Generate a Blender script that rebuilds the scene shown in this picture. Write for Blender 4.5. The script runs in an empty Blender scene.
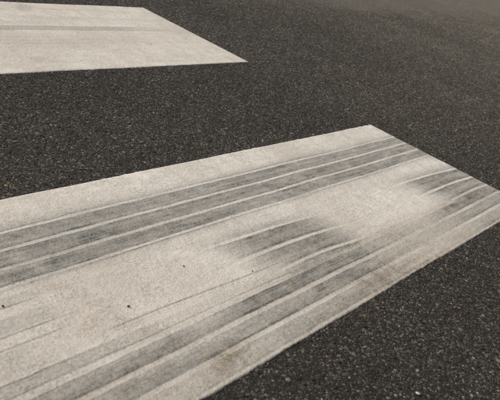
import bpy, bmesh, math, random
import numpy as np

random.seed(7)
RNG = np.random.default_rng(11)
scene = bpy.context.scene
COL = scene.collection

# ------------------------------------------------------------------ camera
# world axes: x runs along the stripes (their ends at x = 0), y across the
# crossing (near stripe 0..0.5 m, far stripe 0.975..1.475 m), z up
PITCH, ROLL, YAW = 0.42245555, -0.32459402, 1.04018373
CAM_POS = (-1.97545, -0.35184, 0.60681)
fw = np.array([math.sin(YAW) * math.cos(PITCH), math.cos(YAW) * math.cos(PITCH), -math.sin(PITCH)])
r0 = np.array([math.cos(YAW), -math.sin(YAW), 0.0])
d0 = np.cross(fw, r0)
cr, sr = math.cos(ROLL), math.sin(ROLL)
rt = cr * r0 + sr * d0
dn = -sr * r0 + cr * d0
cam_data = bpy.data.cameras.new("camera")
cam = bpy.data.objects.new("camera", cam_data)
COL.objects.link(cam)
from mathutils import Matrix
cam.matrix_world = Matrix((
    (rt[0], -dn[0], -fw[0], CAM_POS[0]),
    (rt[1], -dn[1], -fw[1], CAM_POS[1]),
    (rt[2], -dn[2], -fw[2], CAM_POS[2]),
    (0, 0, 0, 1)))
cam_data.sensor_width = 36.0
cam_data.lens = 36.0 * 746.95 / 500.0
cam_data.clip_start = 0.02
cam_data.clip_end = 1000.0
cam_data.dof.use_dof = True
cam_data.dof.focus_distance = 1.55
cam_data.dof.aperture_fstop = 13.0
scene.camera = cam

# ------------------------------------------------------------------ sky and sun
SUN_ELEV = math.radians(40)
SUN_AZ = math.radians(-30)          # from +y towards +x
world = bpy.data.worlds.new("World")
scene.world = world
world.use_nodes = True
wn = world.node_tree
wn.nodes.clear()
wo = wn.nodes.new("ShaderNodeOutputWorld")
wb = wn.nodes.new("ShaderNodeBackground")
sky = wn.nodes.new("ShaderNodeTexSky")
sky.sky_type = 'NISHITA'
sky.sun_disc = False
sky.sun_elevation = SUN_ELEV
sky.sun_rotation = SUN_AZ
sky.air_density = 1.0
sky.dust_density = 6.0
sky.ozone_density = 0.6
wb.inputs["Strength"].default_value = 0.075
grey = wn.nodes.new("ShaderNodeHueSaturation")      # thin overcast: the blue is washed out
grey.inputs["Saturation"].default_value = 0.4
wn.links.new(sky.outputs[0], grey.inputs["Color"])
wn.links.new(grey.outputs[0], wb.inputs[0])
wn.links.new(wb.outputs[0], wo.inputs[0])
sun_data = bpy.data.lights.new("sun", 'SUN')
sun_data.energy = 1.5
sun_data.angle = math.radians(14)
sun_data.color = (1.0, 0.91, 0.79)
sun = bpy.data.objects.new("sun", sun_data)
COL.objects.link(sun)
sun_dir = np.array([math.sin(SUN_AZ) * math.cos(SUN_ELEV), math.cos(SUN_AZ) * math.cos(SUN_ELEV), math.sin(SUN_ELEV)])
from mathutils import Vector
sun.rotation_euler = Vector(sun_dir).to_track_quat('Z', 'Y').to_euler()
sun.location = (0, 0, 5)

vs = scene.view_settings
vs.view_transform = 'Standard'
vs.look = 'None'
vs.exposure = 0.48
vs.gamma = 1.0
vs.use_curve_mapping = False
scene.cycles.use_denoising = True
scene.cycles.pixel_filter_type = 'BLACKMAN_HARRIS'
scene.cycles.filter_width = 1.6          # softness of the photograph's lens
scene.cycles.max_bounces = 5
scene.cycles.diffuse_bounces = 3


# ------------------------------------------------------------------ helpers
def smooth(a, b, x):
    t = np.clip((x - a) / (b - a), 0, 1)
    return t * t * (3 - 2 * t)


_PERM = RNG.random(4096 * 4)


def vnoise(x, y, seed=0):
    """smooth value noise, -1..1"""
    xi = np.floor(x).astype(np.int64)
    yi = np.floor(y).astype(np.int64)
    fx = x - xi
    fy = y - yi
    fx = fx * fx * (3 - 2 * fx)
    fy = fy * fy * (3 - 2 * fy)

    def h(i, j):
        k = (i * 374761393 + j * 668265263 + seed * 974711) & 0x7fffffff
        k = ((k ^ (k >> 13)) * 1274126177) & 0x7fffffff
        return _PERM[(k ^ (k >> 16)) % len(_PERM)]
    v = (h(xi, yi) * (1 - fx) + h(xi + 1, yi) * fx) * (1 - fy) + (h(xi, yi + 1) * (1 - fx) + h(xi + 1, yi + 1) * fx) * fy
    return v * 2 - 1


def tag(o, label=None, cat=None, group=None, kind=None):
    if label: o["label"] = label
    if cat: o["category"] = cat
    if group: o["group"] = group
    if kind: o["kind"] = kind
    return o


def link_mesh(name, me, mat, parent=None):
    o = bpy.data.objects.new(name, me)
    COL.objects.link(o)
    if mat: me.materials.append(mat)
    if parent: o.parent = parent
    return o


def grid_mesh(name, X, Y, Z, attrs=None, skirt=None):
    """X, Y, Z are (n, m) arrays; quads facing up; optional skirt drops the rim to z = skirt"""
    n, m = X.shape
    co = np.stack([X, Y, Z], -1).reshape(-1, 3)
    idx = np.arange(n * m).reshape(n, m)
    q = np.stack([idx[:-1, :-1], idx[1:, :-1], idx[1:, 1:], idx[:-1, 1:]], -1).reshape(-1, 4)
    at = {k: v.reshape(-1) for k, v in (attrs or {}).items()}
    if skirt is not None:
        rim = np.concatenate([idx[:-1, 0], idx[-1, :-1], idx[:0:-1, -1], idx[0, :0:-1]])
        low = co[rim].copy()
        low[:, 2] = skirt
        base = len(co)
        co = np.concatenate([co, low])
        k = len(rim)
        li = base + np.arange(k)
        s = np.stack([rim, li, np.roll(li, -1), np.roll(rim, -1)], -1)
        q = np.concatenate([q, s])
        at = {kk: np.concatenate([v, v[rim]]) for kk, v in at.items()}
    # orient upwards
    a, b, c = co[q[0, 0]], co[q[0, 1]], co[q[0, 2]]
    if np.cross(b - a, c - b)[2] < 0:
        q = q[:, ::-1]
    me = bpy.data.meshes.new(name)
    me.vertices.add(len(co))
    me.vertices.foreach_set("co", co.astype(np.float32).ravel())
    me.loops.add(q.size)
    me.loops.foreach_set("vertex_index", q.astype(np.int32).ravel())
    me.polygons.add(len(q))
    me.polygons.foreach_set("loop_start", (np.arange(len(q)) * 4).astype(np.int32))
    me.update(calc_edges=True)
    me.validate()
    me.polygons.foreach_set("use_smooth", np.ones(len(me.polygons), dtype=bool))
    for kk, v in at.items():
        a_ = me.attributes.new(kk, 'FLOAT', 'POINT')
        a_.data.foreach_set("value", v.astype(np.float32))
    return me


class NT:
    """small node-tree writer"""
    def __init__(self, name):
        self.mat = bpy.data.materials.new(name)
        self.mat.use_nodes = True
        self.t = self.mat.node_tree
        self.t.nodes.clear()
        self.out = self.n("ShaderNodeOutputMaterial")
        self.bsdf = self.n("ShaderNodeBsdfPrincipled")
        self.l(self.bsdf.outputs[0], self.out.inputs[0])
        self.pos = self.n("ShaderNodeNewGeometry").outputs["Position"]

    def n(self, ty, **kw):
        nd = self.t.nodes.new(ty)
        for k, v in kw.items(): setattr(nd, k, v)
        return nd

    def l(self, a, b): self.t.links.new(a, b)

    def put(self, sock, v):
        if isinstance(v, bpy.types.NodeSocket): self.l(v, sock)
        elif isinstance(v, (tuple, list)) and len(v) == 3 and sock.type == 'RGBA': sock.default_value = (*v, 1)
        else: sock.default_value = v

    def scaled(self, s, off=(0, 0, 0)):
        m = self.n("ShaderNodeMapping")
        self.l(self.pos, m.inputs[0])
        m.inputs["Scale"].default_value = s
        m.inputs["Location"].default_value = off
        return m.outputs[0]

    def noise(self, scale, detail=3, rough=.55, vec=None, dist=0):
        nd = self.n("ShaderNodeTexNoise")
        self.l(vec or self.pos, nd.inputs["Vector"])
        nd.inputs["Scale"].default_value = scale
        nd.inputs["Detail"].default_value = detail
        nd.inputs["Roughness"].default_value = rough
        nd.inputs["Distortion"].default_value = dist
        return nd.outputs["Fac"]

    def voro(self, scale, feature='F1', vec=None, rnd=1.0):
        nd = self.n("ShaderNodeTexVoronoi", feature=feature)
        self.l(vec or self.pos, nd.inputs["Vector"])
        nd.inputs["Scale"].default_value = scale
        nd.inputs["Randomness"].default_value = rnd
        return nd

    def rng(self, v, a, b, c=0.0, d=1.0, smooth_=False):
        nd = self.n("ShaderNodeMapRange")
        nd.clamp = True
        if smooth_: nd.interpolation_type = 'SMOOTHSTEP'
        self.put(nd.inputs[0], v)
        for i, k in enumerate((a, b, c, d)): self.put(nd.inputs[i + 1], k)
        return nd.outputs[0]

    def m(self, op, a, b=0.0, c=0.0, clamp=False):
        nd = self.n("ShaderNodeMath", operation=op)
        nd.use_clamp = clamp
        self.put(nd.inputs[0], a); self.put(nd.inputs[1], b)
        if len(nd.inputs) > 2: self.put(nd.inputs[2], c)
        return nd.outputs[0]

    def mix(self, f, a, b, blend='MIX'):
        nd = self.n("ShaderNodeMix", data_type='RGBA', blend_type=blend)
        self.put(nd.inputs[0], f); self.put(nd.inputs[6], a); self.put(nd.inputs[7], b)
        return nd.outputs[2]

    def scale_col(self, c, f):
        nd = self.n("ShaderNodeVectorMath", operation='SCALE')
        self.put(nd.inputs[0], c); self.put(nd.inputs["Scale"], f)
        return nd.outputs[0]

    def attr(self, name, kind='GEOMETRY'):
        nd = self.n("ShaderNodeAttribute", attribute_name=name)
        nd.attribute_type = kind
        return nd

    def bump(self, h, strength, dist, nrm=None):
        nd = self.n("ShaderNodeBump")
        nd.inputs["Strength"].default_value = strength
        nd.inputs["Distance"].default_value = dist
        self.l(h, nd.inputs["Height"])
        if nrm is not None: self.l(nrm, nd.inputs["Normal"])
        return nd.outputs[0]

    def fin(self, col, rough, nrm=None, spec=0.4):
        self.put(self.bsdf.inputs["Base Color"], col)
        self.put(self.bsdf.inputs["Roughness"], rough)
        self.put(self.bsdf.inputs["Specular IOR Level"], spec)
        if nrm is not None: self.l(nrm, self.bsdf.inputs["Normal"])
        return self.mat


# ------------------------------------------------------------------ materials
def dust_and_glare(k):
    """pale dust-covered lane beyond the crossing: soft-edged wear, 0..1; plus far glare painted as a colour gain"""
    sx = k.n("ShaderNodeSeparateXYZ")
    k.l(k.pos, sx.inputs[0])
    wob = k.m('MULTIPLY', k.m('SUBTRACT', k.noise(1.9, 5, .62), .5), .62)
    yy = k.m('ADD', sx.outputs[1], wob)
    a = k.rng(yy, 1.44, 1.74, smooth_=True)
    b = k.rng(sx.outputs[0], 0.6, 2.0, smooth_=True)
    far_glare = k.m('MULTIPLY', k.rng(k.m('ADD', sx.outputs[0], k.m('MULTIPLY', wob, 3.0)), -.6, 3.6), 1.15)  # grazing sky glare towards the far right, painted as lighter colour
    return k.m('MULTIPLY', a, b), k.m('ADD', far_glare, 1.0)


def mat_binder():
    k = NT("asphalt_binder")
    n1 = k.noise(1.3, 4)
    n2 = k.noise(90, 4, .6)
    n3 = k.noise(420, 3, .65)
    v = k.voro(190)
    hsv = k.n("ShaderNodeSeparateColor")
    k.l(v.outputs["Color"], hsv.inputs[0])
    chip = k.rng(hsv.outputs[0], .9, .97)
    c = k.mix(n2, (.014, .0125, .0105), (.030, .027, .0225))
    c = k.mix(k.m('MULTIPLY', chip, .8), c, (.13, .118, .10))
    c = k.scale_col(c, k.rng(n1, .3, .7, .78, 1.22))
    c = k.scale_col(c, k.rng(n3, .25, .75, .6, 1.4))
    lane, worn = dust_and_glare(k)
    c = k.scale_col(c, worn)  # far glare painted into the binder colour
    c = k.mix(k.m('MULTIPLY', lane, .62), c, (.152, .137, .118))
    h = k.m('ADD', k.m('MULTIPLY', k.rng(v.outputs["Distance"], 0, .004, 1, 0), .6), k.m('MULTIPLY', n3, .5))
    h2 = k.m('ADD', n3, k.m('MULTIPLY', n2, 1.2))
    return k.fin(c, .72, k.bump(h2, .8, .0022), .25)


def mat_stone():
    k = NT("asphalt_stone")
    col = k.attr("chip_colour").outputs["Color"]
    n1 = k.noise(1.3, 4)
    n3 = k.noise(700, 3, .65)
    n2 = k.noise(14, 4, .6)
    c = k.scale_col(col, k.rng(n3, .25, .75, .62, 1.38))
    c = k.scale_col(c, k.rng(n1, .3, .7, .78, 1.22))
    c = k.scale_col(c, k.rng(n2, .3, .7, .82, 1.18))
    lane, worn = dust_and_glare(k)
    c = k.scale_col(c, worn)  # same painted glare brightens the chips with distance
    c = k.mix(k.m('MULTIPLY', lane, .62), c, (.160, .144, .124))
    return k.fin(c, k.rng(n3, .2, .8, .6, .85), k.bump(n3, .6, .0006), .28)


def mat_paint():
    k = NT("worn_road_paint")
    rub = k.attr("rubber").outputs["Fac"]
    dirt = k.attr("dirt").outputs["Fac"]
    n1 = k.noise(5.5, 5, .6)
    n2 = k.noise(38, 4, .6)
    n3 = k.noise(330, 3, .6)
    n4 = k.noise(900, 2, .5)
    smear = k.noise(1, 5, .62, k.scaled((7, 120, 1)))
    fine_s = k.noise(1, 3, .6, k.scaled((9, 620, 1), (3, 1, 0)))
    c = k.mix(k.rng(n1, .32, .68), (.68, .645, .592), (.59, .555, .500))
    c = k.scale_col(c, k.rng(n2, .25, .75, .86, 1.12))
    c = k.scale_col(c, k.rng(n3, .25, .75, .83, 1.12))
    c = k.scale_col(c, k.rng(smear, .3, .7, .95, 1.05))
    # grime caught in pores
    pore = k.m('MULTIPLY', k.rng(k.noise(260, 4, .65), .52, .66), k.rng(k.noise(17, 3, .6), .34, .62))
    c = k.mix(k.m('MULTIPLY', pore, .38), c, (.20, .175, .14))
    # brown dirt
    df = k.m('MULTIPLY', dirt, k.rng(k.m('ADD', k.m('MULTIPLY', n2, .6), k.m('MULTIPLY', k.noise(140, 4, .65), .5)), .34, .66), clamp=True)
    c = k.mix(k.m('MULTIPLY', df, .85), c, (.235, .178, .108))
    # tyre rubber
    rf = k.m('MULTIPLY', rub, k.rng(smear, .25, .75, .70, 1.26))
    # thin rubber only catches the high grains
    grain = k.rng(k.noise(240, 4, .7), .34, .66, .05, 1.95)
    thin = k.rng(rub, 0, .75, .85, .15)
    rf = k.m('MULTIPLY', rf, k.m('ADD', k.m('MULTIPLY', thin, grain), k.m('SUBTRACT', 1.0, thin)))
    rf = k.m('MULTIPLY', rf, k.rng(fine_s, .25, .75, .78, 1.18))
    rf = k.m('MULTIPLY', rf, k.rng(n3, .2, .8, .60, 1.32))
    rf = k.m('MULTIPLY', rf, k.rng(n2, .25, .75, .72, 1.22), clamp=True)
    c = k.mix(rf, c, (.090, .094, .085))
    h = k.m('ADD', k.m('MULTIPLY', n3, .55), k.m('ADD', k.m('MULTIPLY', n4, .2), k.m('ADD', k.m('MULTIPLY', n2, 1.4), k.m('MULTIPLY', k.noise(120, 3, .6), 1.1))))
    h = k.m('SUBTRACT', h, k.m('MULTIPLY', pore, .3))
    return k.fin(c, k.rng(rub, 0, 1, .75, .68), k.bump(h, .75, .0018), .22)


def mat_plain(name, col, var=.35):
    k = NT(name)
    n = k.noise(600, 3, .6)
    return k.fin(k.scale_col(k.mix(0.0, col, col), k.rng(n, .2, .8, 1 - var, 1 + var)), .7, k.bump(n, .5, .0006), .35)


M_BIND = mat_binder()
M_STONE = mat_stone()
M_PAINT = mat_paint()

# ------------------------------------------------------------------ the road
ax = np.concatenate([[-400, -60, -15], np.arange(-4, 9.01, .25), [20, 70, 400]])
ay = np.concatenate([[-400, -60, -12], np.arange(-3, 5.01, .25), [14, 60, 400]])
X, Y = np.meshgrid(ax, ay, indexing='ij')
road = link_mesh("road", grid_mesh("road", X, Y, np.zeros_like(X)), M_BIND)
tag(road, "dark worn asphalt road surface under the crossing", kind="structure")


# crushed stone chips bedded in the binder: tiles of real chips, spread at random
def chip_tile(seed, size=.15):
    rng = np.random.default_rng(seed)
    bm = bmesh.new()
    bmesh.ops.create_icosphere(bm, subdivisions=1, radius=1)
    V0 = np.array([v.co[:] for v in bm.verts])
    F0 = np.array([[v.index for v in f.verts] for f in bm.faces])
    bm.free()
    pts, rad = [], []
    cell = {}
    cs = .012

    def free(p, r):
        ci = (int(p[0] // cs), int(p[1] // cs))
        for i in (-1, 0, 1):
            for j in (-1, 0, 1):
                for (q, s) in cell.get((ci[0] + i, ci[1] + j), ()):
                    if (p[0] - q[0]) ** 2 + (p[1] - q[1]) ** 2 < (.74 * (r + s)) ** 2: return False
        return True
    for (lo, hi, tries) in ((.0032, .0052, 340), (.0022, .0032, 1300), (.0012, .0021, 3200), (.0007, .0012, 4200)):
        for _ in range(tries):
            p = rng.random(2) * size
            r = lo + (hi - lo) * rng.random()
            if free(p, r):
                cell.setdefault((int(p[0] // cs), int(p[1] // cs)), []).append((p, r))
                pts.append(p); rad.append(r)
    n = len(pts)
    pts = np.array(pts) - size / 2
    rad = np.array(rad)
    nv = len(V0)
    co = np.empty((n, nv, 3))
    col = np.empty((n, nv, 4)); col[..., 3] = 1
    for i in range(n):
        v = V0 * (1 + .60 * (rng.random((nv, 1)) - .5))
        q = rng.normal(size=4); q /= np.linalg.norm(q)
        w, x, y, z = q
        R = np.array([[1-2*(y*y+z*z), 2*(x*y-z*w), 2*(x*z+y*w)], [2*(x*y+z*w), 1-2*(x*x+z*z), 2*(y*z-x*w)], [2*(x*z-y*w), 2*(y*z+x*w), 1-2*(x*x+y*y)]])
        v = v @ R.T
        v *= np.array([1 + .7 * (rng.random() - .5), 1 + .3 * (rng.random() - .5), 1])
        a = rng.random() * 6.283
        v[:, :2] = v[:, :2] @ np.array([[math.cos(a), -math.sin(a)], [math.sin(a), math.cos(a)]])
        v *= rad[i]
        top = .0002 + .0011 * rng.random() * min(1, rad[i] / .003) + .15 * max(0, rad[i] - .002)
        v[:, 2] += top - v[:, 2].max() * .8
        # rolled flat: tops pressed towards one plane
        over = v[:, 2] > top
        v[over, 2] = top + (v[over, 2] - top) * .35
        v[:, 0] += pts[i, 0]; v[:, 1] += pts[i, 1]
        co[i] = v
        t = rng.random()
        if t < .70:      # still coated with bitumen
            g = .012 + .050 * rng.random() ** 1.4
            c = np.array([g * 1.14, g, g * .80])
        elif t < .95:   # coating worn through
            g = .055 + .085 * rng.random() ** 1.3
            g *= .85 if rad[i] > .0032 else 1
            c = np.array([g * 1.12, g, g * .82])
        elif t < .995:   # bare pale stone
            g = (.11 + .14 * rng.random()) * (.70 if rad[i] > .0032 else 1)
            c = np.array([g * 1.04, g, g * .90])
        else:            # yellow-brown or reddish stone
            g = .09 + .07 * rng.random()
            c = np.array([g * 1.35, g * .92, g * .58])
        col[i, :, :3] = c
    F = (F0[None] + (np.arange(n) * nv)[:, None, None]).reshape(-1, 3)
    co = co.reshape(-1, 3)
    me = bpy.data.meshes.new("chip_tile")
    me.vertices.add(len(co)); me.vertices.foreach_set("co", co.astype(np.float32).ravel())
    me.loops.add(F.size); me.loops.foreach_set("vertex_index", F.astype(np.int32).ravel())
    me.polygons.add(len(F)); me.polygons.foreach_set("loop_start", (np.arange(len(F)) * 3).astype(np.int32))
    me.update(calc_edges=True)
    me.polygons.foreach_set("use_smooth", np.zeros(len(F), dtype=bool))
    a_ = me.attributes.new("chip_colour", 'FLOAT_COLOR', 'POINT')
    a_.data.foreach_set("color", col.reshape(-1).astype(np.float32))
    me.materials.append(M_STONE)
    return me


NT_VAR = 7
TILE = .15
tiles = [bpy.data.objects.new("chip_tile", chip_tile(100 + i, TILE)) for i in range(NT_VAR)]
gx, gy = np.meshgrid(np.arange(-3.6, 7.5, TILE), np.arange(-1.8, 3.9, TILE), indexing='ij')
pts = np.stack([gx.ravel(), gy.ravel(), np.zeros(gx.size)], -1)
pme = bpy.data.meshes.new("asphalt_stone_chips")
pme.from_pydata(pts.tolist(), [], [])
a_ = pme.attributes.new("turn", 'FLOAT_VECTOR', 'POINT')
tv = np.zeros((len(pts), 3)); tv[:, 2] = RNG.integers(0, 4, len(pts)) * math.pi / 2
a_.data.foreach_set("vector", tv.astype(np.float32).ravel())
a_ = pme.attributes.new("pick", 'INT', 'POINT')
a_.data.foreach_set("value", RNG.integers(0, NT_VAR, len(pts)).astype(np.int32))
chips = link_mesh("asphalt_stone_chips", pme, None)
tag(chips, "small crushed stone chips bedded in the dark asphalt", kind="stuff")
gt = bpy.data.node_groups.new("spread_chips", 'GeometryNodeTree')
gt.interface.new_socket("Geometry", in_out='INPUT', socket_type='NodeSocketGeometry')
gt.interface.new_socket("Geometry", in_out='OUTPUT', socket_type='NodeSocketGeometry')
gi = gt.nodes.new("NodeGroupInput"); go = gt.nodes.new("NodeGroupOutput")
join = gt.nodes.new("GeometryNodeJoinGeometry")
pick = gt.nodes.new("GeometryNodeInputNamedAttribute"); pick.data_type = 'INT'; pick.inputs[0].default_value = "pick"
turn = gt.nodes.new("GeometryNodeInputNamedAttribute"); turn.data_type = 'FLOAT_VECTOR'; turn.inputs[0].default_value = "turn"
for i, tob in enumerate(tiles):
    oi = gt.nodes.new("GeometryNodeObjectInfo"); oi.inputs["Object"].default_value = tob
    iop = gt.nodes.new("GeometryNodeInstanceOnPoints")
    eq = gt.nodes.new("FunctionNodeCompare"); eq.data_type = 'INT'; eq.operation = 'EQUAL'
    gt.links.new(pick.outputs[0], eq.inputs[2]); eq.inputs[3].default_value = i
    gt.links.new(gi.outputs[0], iop.inputs["Points"])
    gt.links.new(eq.outputs[0], iop.inputs["Selection"])
    gt.links.new(oi.outputs["Geometry"], iop.inputs["Instance"])
    gt.links.new(turn.outputs[0], iop.inputs["Rotation"])
    gt.links.new(iop.outputs[0], join.inputs[0])
gt.links.new(join.outputs[0], go.inputs[0])
md = chips.modifiers.new("spread_chips", 'NODES'); md.node_group = gt


# ------------------------------------------------------------------ wear on the near stripe
def curve(pts):
    p = np.array(pts, float)
    cf = np.polyfit(p[:, 0], p[:, 1], 2)
    cf = .65 * cf + .35 * np.concatenate([[0], np.polyfit(p[:, 0], p[:, 1], 1)])
    lo, hi = p[0, 0], p[-1, 0]

    def f(x):
        return np.polyval(cf, np.clip(x, lo - .05, hi + .05))
    return f


H = [curve([(-1.026, .241), (-.927, .240), (-.814, .2355), (-.641, .227)]),
     curve([(-1.044, .186), (-.95, .188), (-.832, .188), (-.678, .176)]),
     curve([(-.99, .133), (-.845, .1365), (-.767, .135), (-.684, .124)])]
G = [curve([(-.391, .233), (-.177, .228), (-.007, .213)]),
     curve([(-.362, .1685), (-.201, .173), (-.009, .1625)]),
     curve([(-.325, .1155), (-.172, .122), (0.0, .1165)])]
L_ = [.416, .3755, .3350, .2975]
K_ = [.1165, .0795, .0425]


def band(y, hi, lo, soft=.0016):
    """1 between lo and hi"""
    return smooth(lo, lo + soft, y) * (1 - smooth(hi - soft, hi, y))


def line(y, c, w):
    return np.exp(-((y - c) / w) ** 2)


def rubber_near(x, y):
    """how much tyre rubber lies on the near stripe at (x, y)"""
    wob = .0011 * vnoise(x * 7, y * 0 + 3.1, 1)
    wy = y + wob + .0006 * vnoise(x * 45, y * 160, 33) + .0004 * vnoise(x * 140, y * 200, 34)
    D = np.zeros_like(x)
    gw = .0026
    # long tyre track along the far half
    pat = 1 + .08 * vnoise(x * 4, y * 30, 2) + .10 * vnoise(x * 14, y * 110, 3) + .10 * vnoise(x * 3, y * 480, 4) + .10 * vnoise(x * 60, y * 200, 16)
    pat = pat * (1 - .38 * np.exp(-((x + 1.335) / .012) ** 2 - ((y - .318) / .010) ** 2)) * (1 - .3 * np.exp(-((x + .60) / .02) ** 2 - ((y - .352) / .008) ** 2)) * (1 - .22 * smooth(.45, .8, vnoise(x * 26, y * 70, 17)))
    blk = smooth(-1.52, -1.30, x)
    hi_t = [.67, .72, .69]
    for i in range(3):
        hi, lo = L_[i] - gw, L_[i + 1] + gw
        b = band(wy, hi, lo)
        edge = 1 + .12 * line(wy, hi, .004) + .30 * line(wy, lo, .0032)
        D = np.maximum(D, b * hi_t[i] * edge * pat)
    for i, gd in enumerate((.10, .07, .08, .05)):
        scr = .16 * smooth(.1, .8, vnoise(x * 11, np.full_like(x, i * 3.3), 5)) + (.25 * (1 - smooth(-1.46, -1.36, x)) if i == 2 else 0)
        scr = scr + .16 * (1 - smooth(-1.25, -.95, x)) * (0 if i in (0, 3) else 1)
        D = np.maximum(D, band(wy, L_[i] + gw + .001, L_[i] - gw - .001) * (gd + scr))
    up = L_[0] + gw
    sh = smooth(up - .001, up + .0012, wy) * (.62 * np.exp(-np.maximum(wy - up, 0) / .0022) + .50 * np.exp(-(np.maximum(wy - up, 0) / (.020 + .007 * vnoise(x * 3, x * 0, 6))) ** 1.6))
    D = np.maximum(D, np.minimum(sh * (.80 + .25 * vnoise(x * 4, x * 0, 7)), .7))
    dnl = L_[3] - gw
    sh = (1 - smooth(dnl - .0012, dnl + .001, wy)) * (.62 * np.exp(-np.maximum(dnl - wy, 0) / .0024) + .38 * np.exp(-np.maximum(dnl - wy, 0) / .008))
    D = np.maximum(D, sh * (.85 + .25 * vnoise(x * 6, x * 0, 8)))

    # the short touch marks: centre one (H) and the one at the stripe's end (G)
    def touch(gr, x0, x1, x2, x3, peak, lo_end):
        d = np.zeros_like(x)
        sh_ = .05 * (y - .18) / .05          # the ends slant
        xr = x + .010 * vnoise(x * 6, y * 260, 25) + .012 * vnoise(x * 25, y * 90, 26)
        env = smooth(x0, x1, xr + sh_ * .6) * (1 - smooth(x2, x3, xr + sh_ * .3))
        env2 = env * (1 + .14 * vnoise(x * 9, y * 40, 9) + .12 * vnoise(x * 5, y * 420, 23) + .10 * vnoise(x * 70, y * 180, 24))
        g = [f(x) for f in gr]
        hw = .0028
        # above the first groove, fading away from it
        t = wy - (g[0] + hw)
        d = np.maximum(d, smooth(-.001, .0015, t) * np.exp(-(np.maximum(t, 0) / .019) ** 2) * .46 * env2)
        d = np.maximum(d, smooth(-.001, .0012, t) * np.exp(-np.maximum(t, 0) / .0025) * .74 * env2)
        for a, b in ((0, 1), (1, 2)):
            hi, lo = g[a] - hw, g[b] + hw
            u = np.clip((hi - wy) / (hi - lo), 0, 1)
            prof = .86 + .22 * np.exp(-((1 - u) / .16) ** 2) + .10 * np.exp(-(u / .2) ** 2) - .15 * np.exp(-((u - .62) / .2) ** 2)
            d = np.maximum(d, band(wy, hi, lo, .0024) * peak * prof * env2)
        t = (g[2] - hw) - wy
        d = np.maximum(d, smooth(-.001, .002, t) * np.exp(-np.maximum(t, 0) / lo_end) * peak * .95 * env2)
        return d, env
    dH, eH = touch(H, -1.06, -.90, -.810, -.655, .92, .016)
    dG, eG = touch(G, -.37, -.20, .2, .3, .86, .030)
    D = np.maximum(D, np.maximum(dH, dG))

    # long tyre track along the near edge
    amp = .66 + .14 * vnoise(x * 3.1, x * 0, 10)
    amp = amp * (1 - .55 * smooth(-.80, -.62, x) * (1 - smooth(-.42, -.26, x)))
    rag = (1 + .20 * vnoise(x * 12, y * 90, 11) + .16 * vnoise(x * 40, y * 160, 12) + .14 * vnoise(x * 3, y * 420, 18)) * (1 - .4 * smooth(.2, .8, vnoise(x * 9, y * 55, 19)))
    gaps = [(K_[0] - .0036, K_[1] + .0030, 1.0), (K_[1] - .0030, K_[2] + .0030, .95), (K_[2] - .0030, .006, .55)]
    for hi, lo, s in gaps:
        b = band(wy, hi, lo, .0022)
        D = np.maximum(D, b * s * amp * rag * (1 + .12 * line(wy, hi, .003) + .50 * line(wy, lo, .0038)))
    for c_ in K_:
        D = np.maximum(D, band(wy, c_ + .0055, c_ - .0055) * (.07 + .10 * smooth(.0, .9, vnoise(x * 14, np.full_like(x, c_ * 90), 13))))
    fill = smooth(-1.02, -.90, x) * (1 - smooth(-.84, -.70, x))
    D = np.maximum(D, band(wy, .1290, .1080, .004) * .50 * fill * rag)
    # upper shoulder band of that track, strongest at the left
    sh = band(wy, .1425, .1235, .002) * (.26 * (1 - smooth(-1.42, -1.28, x)) + .12 * (1 - smooth(-1.05, -.75, x)))
    D = np.maximum(D, sh)
    D = np.maximum(D, line(wy, .1425, .0018) * .80 * (1 - smooth(-1.46, -1.28, x)))
    D = np.maximum(D, line(wy, .1240, .0018) * (.82 - .44 * smooth(-1.40, -1.25, x)) * (1 - smooth(-.95, -.80, x)) * (.8 + .4 * vnoise(x * 12, x * 0, 14)))
    # single scratch line
    ly = .1605 + np.interp(x, [-1.36, -1.24, -1.04, -.94], [.001, 0, -.0075, -.0088])
    D = np.maximum(D, line(y, ly, .0014) * smooth(-1.37, -1.31, x) * (1 - smooth(-.97, -.90, x)) * (.62 + .15 * vnoise(x * 20, x * 0, 15)))
    # faint old strips at the left
    e = 1 - smooth(-1.43, -1.33, x)
    D = np.maximum(D, line(wy, .2135, .0016) * .66 * e)
    D = np.maximum(D, line(wy, .1935, .0016) * .60 * (1 - smooth(-1.44, -1.36, x)))
    D = np.maximum(D, band(wy, .246, .2145, .005) * .28 * (1 - smooth(-1.45, -1.32, x)))
    D = np.maximum(D, line(wy, .2630, .0018) * .70 * (1 - smooth(-1.43, -1.36, x)))
    D = np.maximum(D, band(wy, .283, .264, .004) * .26 * (1 - smooth(-1.45, -1.30, x)))
    D = np.maximum(D, band(wy, .192, .145, .008) * .18 * (1 - smooth(-1.50, -1.35, x)))
    # fine scratches in all directions
    for (cx, cy, an, ln, st_) in SCRATCH:
        u = (x - cx) * math.cos(an) + (y - cy) * math.sin(an)
        v = -(x - cx) * math.sin(an) + (y - cy) * math.cos(an) + .02 * u * u
        D = np.maximum(D, st_ * np.exp(-(v / .0011) ** 2) * (1 - smooth(ln * .6, ln, np.abs(u))))
    return np.clip(D, 0, .92)


_sr = np.random.default_rng(5)
SCRATCH = [(-1.55 + 1.5 * _sr.random(), .02 + .46 * _sr.random(), _sr.normal() * .35 + (1.7 if i % 4 == 0 else 0.05), .02 + .07 * _sr.random(), .10 + .20 * _sr.random()) for i in range(46)]
TRAIL = np.array([(-1.345, .285), (-1.318, .205), (-1.300, .138), (-1.268, .079), (-1.253, .018)])


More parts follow.
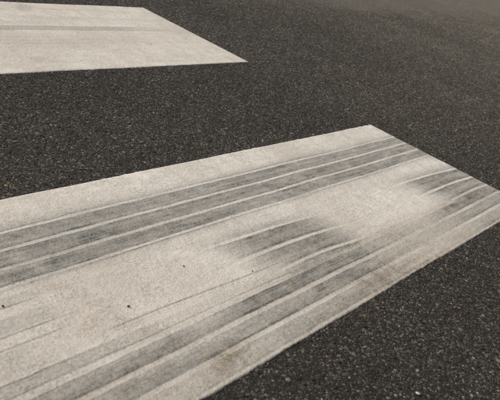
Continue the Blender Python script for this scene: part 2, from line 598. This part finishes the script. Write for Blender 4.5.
def dirt_near(x, y):
    tx = np.interp(y, TRAIL[::-1, 1], TRAIL[::-1, 0]) + .004 * vnoise(y * 40, y * 0, 20)
    d = .95 * (np.exp(-((x - tx) / .0026) ** 2) + .8 * np.exp(-((x - tx - .009) / .0020) ** 2)) * (.75 + .35 * vnoise(x * 5, y * 60, 32)) * smooth(.0, .02, y) * (1 - smooth(.26, .31, y))
    d = np.maximum(d, .45 * np.exp(-((x - tx) / .035) ** 2) * (1 - smooth(.27, .33, y)))
    d = np.maximum(d, .85 * (1 - smooth(.006, .060, y)) * (.60 + .40 * vnoise(x * 5, y * 12, 21)))
    d = np.maximum(d, 1.6 * smooth(.22, .5, vnoise(x * 85, y * 100, 29)) * (np.exp(-((x + .79) / .13) ** 2 - ((y - .035) / .03) ** 2) + np.exp(-((x + 1.24) / .06) ** 2 - ((y - .035) / .03) ** 2)))
    for cx, cy, rx, ry, a in ((-1.24, .035, .06, .03, 1.0), (-.80, .040, .12, .03, .8), (-1.36, .19, .07, .05, .5), (-.60, .075, .16, .05, .55), (-.42, .02, .14, .03, .6), (-1.43, .24, .08, .06, .35)):
        d = np.maximum(d, a * np.exp(-((x - cx) / rx) ** 2 - ((y - cy) / ry) ** 2))
    d = np.maximum(d, 1.25 * (1 - smooth(.030, .095, y)) * np.exp(-((x + .68) / .34) ** 2) * (.62 + .38 * vnoise(x * 4, y * 130, 35)))
    d = np.maximum(d, .55 * (1 - smooth(.115, .15, y)) * (.6 + .4 * vnoise(x * 7, y * 25, 27)))
    d = np.maximum(d, .30 * (1 - smooth(-1.25, -.95, x)) * (.7 + .3 * vnoise(x * 8, y * 14, 28)))
    d = np.maximum(d, .28 * smooth(.1, .7, vnoise(x * 6, y * 6, 22)))
    return np.clip(d, 0, 1)


def height(x, y):
    """gentle unevenness of the laid paint"""
    return .0021 + .00045 * vnoise(x * 9, y * 9, 30) + .00030 * vnoise(x * 21, y * 21, 31)


def rubber_far(x, y):
    w = y + .0012 * vnoise(x * 7, x * 0, 40)
    d = (band(w, 1.2780, 1.2470, .002) * .34 + line(w, 1.2755, .0032) * .20) * (1 - .35 * smooth(-.36, -.20, x)) * (1 - smooth(-.24, -.10, x))
    d *= 1 + .2 * vnoise(x * 12, y * 60, 41)
    d = np.maximum(d, line(w, 1.2495, .0028) * .60 * (1 - smooth(-.26, -.03, x)))
    d = np.maximum(d, .5 * np.exp(-((x + .312) / .009) ** 2 - ((y - 1.262) / .010) ** 2))
    d = np.maximum(d, band(w, 1.36, 1.33, .012) * .10)
    d = np.maximum(d, .20 * smooth(.50, .85, vnoise(x * 30, y * 34, 43)) * smooth(-.1, .5, vnoise(x * 4, y * 6, 44)))
    d = np.maximum(d, .10 * smooth(.2, .8, vnoise(x * 3, y * 120, 45)))
    return np.clip(d, 0, .9)


def dirt_far(x, y):
    return np.clip(.10 + .24 * smooth(0, .7, vnoise(x * 5, y * 7, 42)) + .2 * np.exp(-((y - 1.19) / .05) ** 2 - ((x + .5) / .25) ** 2), 0, 1)


def stripe(name, y0, y1, x0, fr, fd, label, st=.0032):
    xs = np.concatenate([np.arange(x0, -1.75, .02), np.arange(-1.75, -.0005, st), [0.0]])
    ys = np.linspace(y0, y1, int((y1 - y0) / st) + 1)
    X, Y = np.meshgrid(xs, ys, indexing='ij')
    R = fr(X, Y); Dt = fd(X, Y)
    # slightly ragged rim where the paint ran onto the stones
    def rag(t, s): return .0007 * vnoise(t * 230, t * 0, s) + .0007 * vnoise(t * 60, t * 0, s + 1) + .0010 * vnoise(t * 8, t * 0, s + 2)
    Yr, Xr = Y.copy(), X.copy()
    Yr[:, 0] += rag(X[:, 0], 50); Yr[:, -1] += rag(X[:, -1], 60)
    Xr[-1, :] += rag(Y[-1, :], 70)
    Z = height(X, Y)
    Z[:, 0] -= .0011; Z[:, -1] -= .0011; Z[-1, :] -= .0011
    o = link_mesh(name, grid_mesh(name, Xr, Yr, Z, {"rubber": R, "dirt": Dt}, skirt=-.001), M_PAINT)
    return tag(o, label, "road marking", "painted stripes of the crossing")


def film(name, parent, xs, top, bot, nv, fr, fd, lift, label=None):
    """thin stained film on the paint between the curves bot(x) and top(x)"""
    t = np.linspace(0, 1, nv)
    T, B = top(xs), bot(xs)
    X = np.repeat(xs[:, None], nv, 1)
    Y = B[:, None] + (T - B)[:, None] * t[None]
    rim = np.zeros_like(X)
    rim[0] = rim[-1] = 1; rim[:, 0] = rim[:, -1] = 1
    o = link_mesh(name, grid_mesh(name, X, Y, height(X, Y) + lift * (1 - 2 * rim), {"rubber": fr(X, Y), "dirt": fd(X, Y)}), M_PAINT, parent)
    if label: o["label"] = label
    return o


near = stripe("crosswalk_stripe", 0.0, .5, -3.6, rubber_near, dirt_near,
              "near worn white stripe streaked lengthwise with dark tyre tracks", .0019)
far = stripe("crosswalk_stripe", .975, 1.475, -3.0, rubber_far, dirt_far,
             "far cleaner white stripe with one thin grey tyre line")


def const(v): return lambda x: np.full_like(x, v)


def off(f, d): return lambda x: f(x) + d


XL = np.concatenate([np.arange(-3.55, -1.75, .03), np.arange(-1.75, -.004, .006), [-.003]])
FN = (rubber_near, dirt_near)
t1 = film("tyre_mark", near, XL, const(.478), const(.262), 216, *FN, .00010, "long dark three-band tyre track along the far half")
for i in range(3):
    film("tread_band", t1, XL, const(L_[i] - .0020), const(L_[i + 1] + .0020), 46, *FN, .00022)
t2 = film("tyre_mark", near, XL, const(.147), const(.0035), 170, *FN, .00010, "dirty ragged tyre track along the near edge")
for hi, lo in ((.1435, .1225), (K_[0] - .002, K_[1] + .002), (K_[1] - .002, K_[2] + .002), (K_[2] - .002, .0055)):
    film("tread_band", t2, XL, const(hi), const(lo), 40, *FN, .00022)
XH = np.arange(-1.09, -.60, .005)
t3 = film("tyre_mark", near, XH, off(H[0], .052), const(.1228), 150, *FN, .00016, "short smudged grey tyre mark in the middle")
for a, b in ((0, 1), (1, 2)):
    film("tread_band", t3, XH, off(H[a], -.002), off(H[b], .002), 50, *FN, .00028)
XG = np.concatenate([np.arange(-.41, -.005, .005), [-.003]])
t4 = film("tyre_mark", near, XG, off(G[0], .048), const(.060), 170, *FN, .00016, "short curved tyre mark running off the stripe's end")
for a, b in ((0, 1), (1, 2)):
    film("tread_band", t4, XG, off(G[a], -.002), off(G[b], .002), 50, *FN, .00028)
XS = np.arange(-1.38, -.89, .005)
film("scratch_line", near, XS, lambda x: .168 + np.interp(x, [-1.36, -1.24, -1.04, -.94], [.001, 0, -.0075, -.0088]),
     lambda x: .153 + np.interp(x, [-1.36, -1.24, -1.04, -.94], [.001, 0, -.0075, -.0088]), 26, *FN, .00010, "single thin dark scratch line")
XO = np.concatenate([np.arange(-3.55, -1.75, .03), np.arange(-1.75, -1.28, .005)])
film("faded_streak", near, XO, const(.252), const(.188), 70, *FN, .00010, "faded pale streak between faint grey lines")
film("tyre_mark", far, np.concatenate([np.arange(-2.95, -1.2, .03), np.arange(-1.2, -.03, .006)]), const(1.288), const(1.238), 60, rubber_far, dirt_far, .00010)


# ------------------------------------------------------------------ loose grit
def grit(name, x, y, z, r, seed, mat, label, cat, group, sq=.7):
    rng = np.random.default_rng(seed)
    bm = bmesh.new()
    bmesh.ops.create_icosphere(bm, subdivisions=2, radius=1)
    dirs = rng.normal(size=(7, 3)); dirs /= np.linalg.norm(dirs, axis=1)[:, None]
    st = (1 + .4 * rng.random(), .8 + .3 * rng.random(), sq)
    for v in bm.verts:
        p = np.array(v.co[:])
        for d in dirs:                      # cut facets
            e = p @ d - .72
            if e > 0: p = p - d * e
        v.co = (p[0] * st[0] * r, p[1] * st[1] * r, p[2] * st[2] * r)
    lo = min(v.co.z for v in bm.verts)
    for v in bm.verts: v.co.z -= lo
    me = bpy.data.meshes.new(name)
    bm.to_mesh(me); bm.free()
    o = link_mesh(name, me, mat)
    o.location = (x, y, z)
    o.rotation_euler[2] = rng.random() * 6.28
    tag(o, label, cat, group)


M_DARK = mat_plain("dark_grit", (.055, .048, .040))
M_RUST = mat_plain("rust_stone", (.20, .088, .04))
M_OCHRE = mat_plain("ochre_stone", (.30, .20, .075))
M_PALE = mat_plain("pale_stone", (.40, .37, .32))
pz = lambda x, y: float(height(np.array([x]), np.array([y]))[0]) + .0002
GR = "grit lying on the near stripe"
for i, (x, y, r, lab) in enumerate((
        (-1.283, .186, .0019, "largest dark grit grain alone on the pale middle of the near stripe"),
        (-1.129, .221, .0016, "dark grit grain between the upper track and the thin scratch line"),
        (-.557, .3430, .0014, "tiny dark grit grain inside the upper tyre track"),
        (-1.027, .1570, .0014, "tiny dark grit grain beside the thin scratch line"),
        (-1.432, .2660, .0016, "dark grit grain by the frame's left edge on the near stripe"))):
    grit("grit_grain", x, y, pz(x, y), r, 300 + i, M_DARK, lab, "grit", GR)
GS = "coloured stones lying on the asphalt"
for i, (x, y, r, mt, lab) in enumerate((
        (-.887, -.026, .0026, M_RUST, "orange stone chip on asphalt close to the near stripe's lower edge"),
        (-.738, -.108, .0026, M_RUST, "small reddish stone chip on the asphalt at lower right"),
        (-1.105, -.053, .0026, M_RUST, "small orange stone chip on asphalt below the near stripe"),
        (-1.237, .534, .0034, M_OCHRE, "yellow ochre stone chip at the left between the two stripes"),
        (-1.045, -.170, .0034, M_PALE, "pale stone chip on the asphalt at the bottom edge"))):
    grit("stone_chip", x, y, .0006, r, 400 + i, mt, lab, "stone", GS, .55)
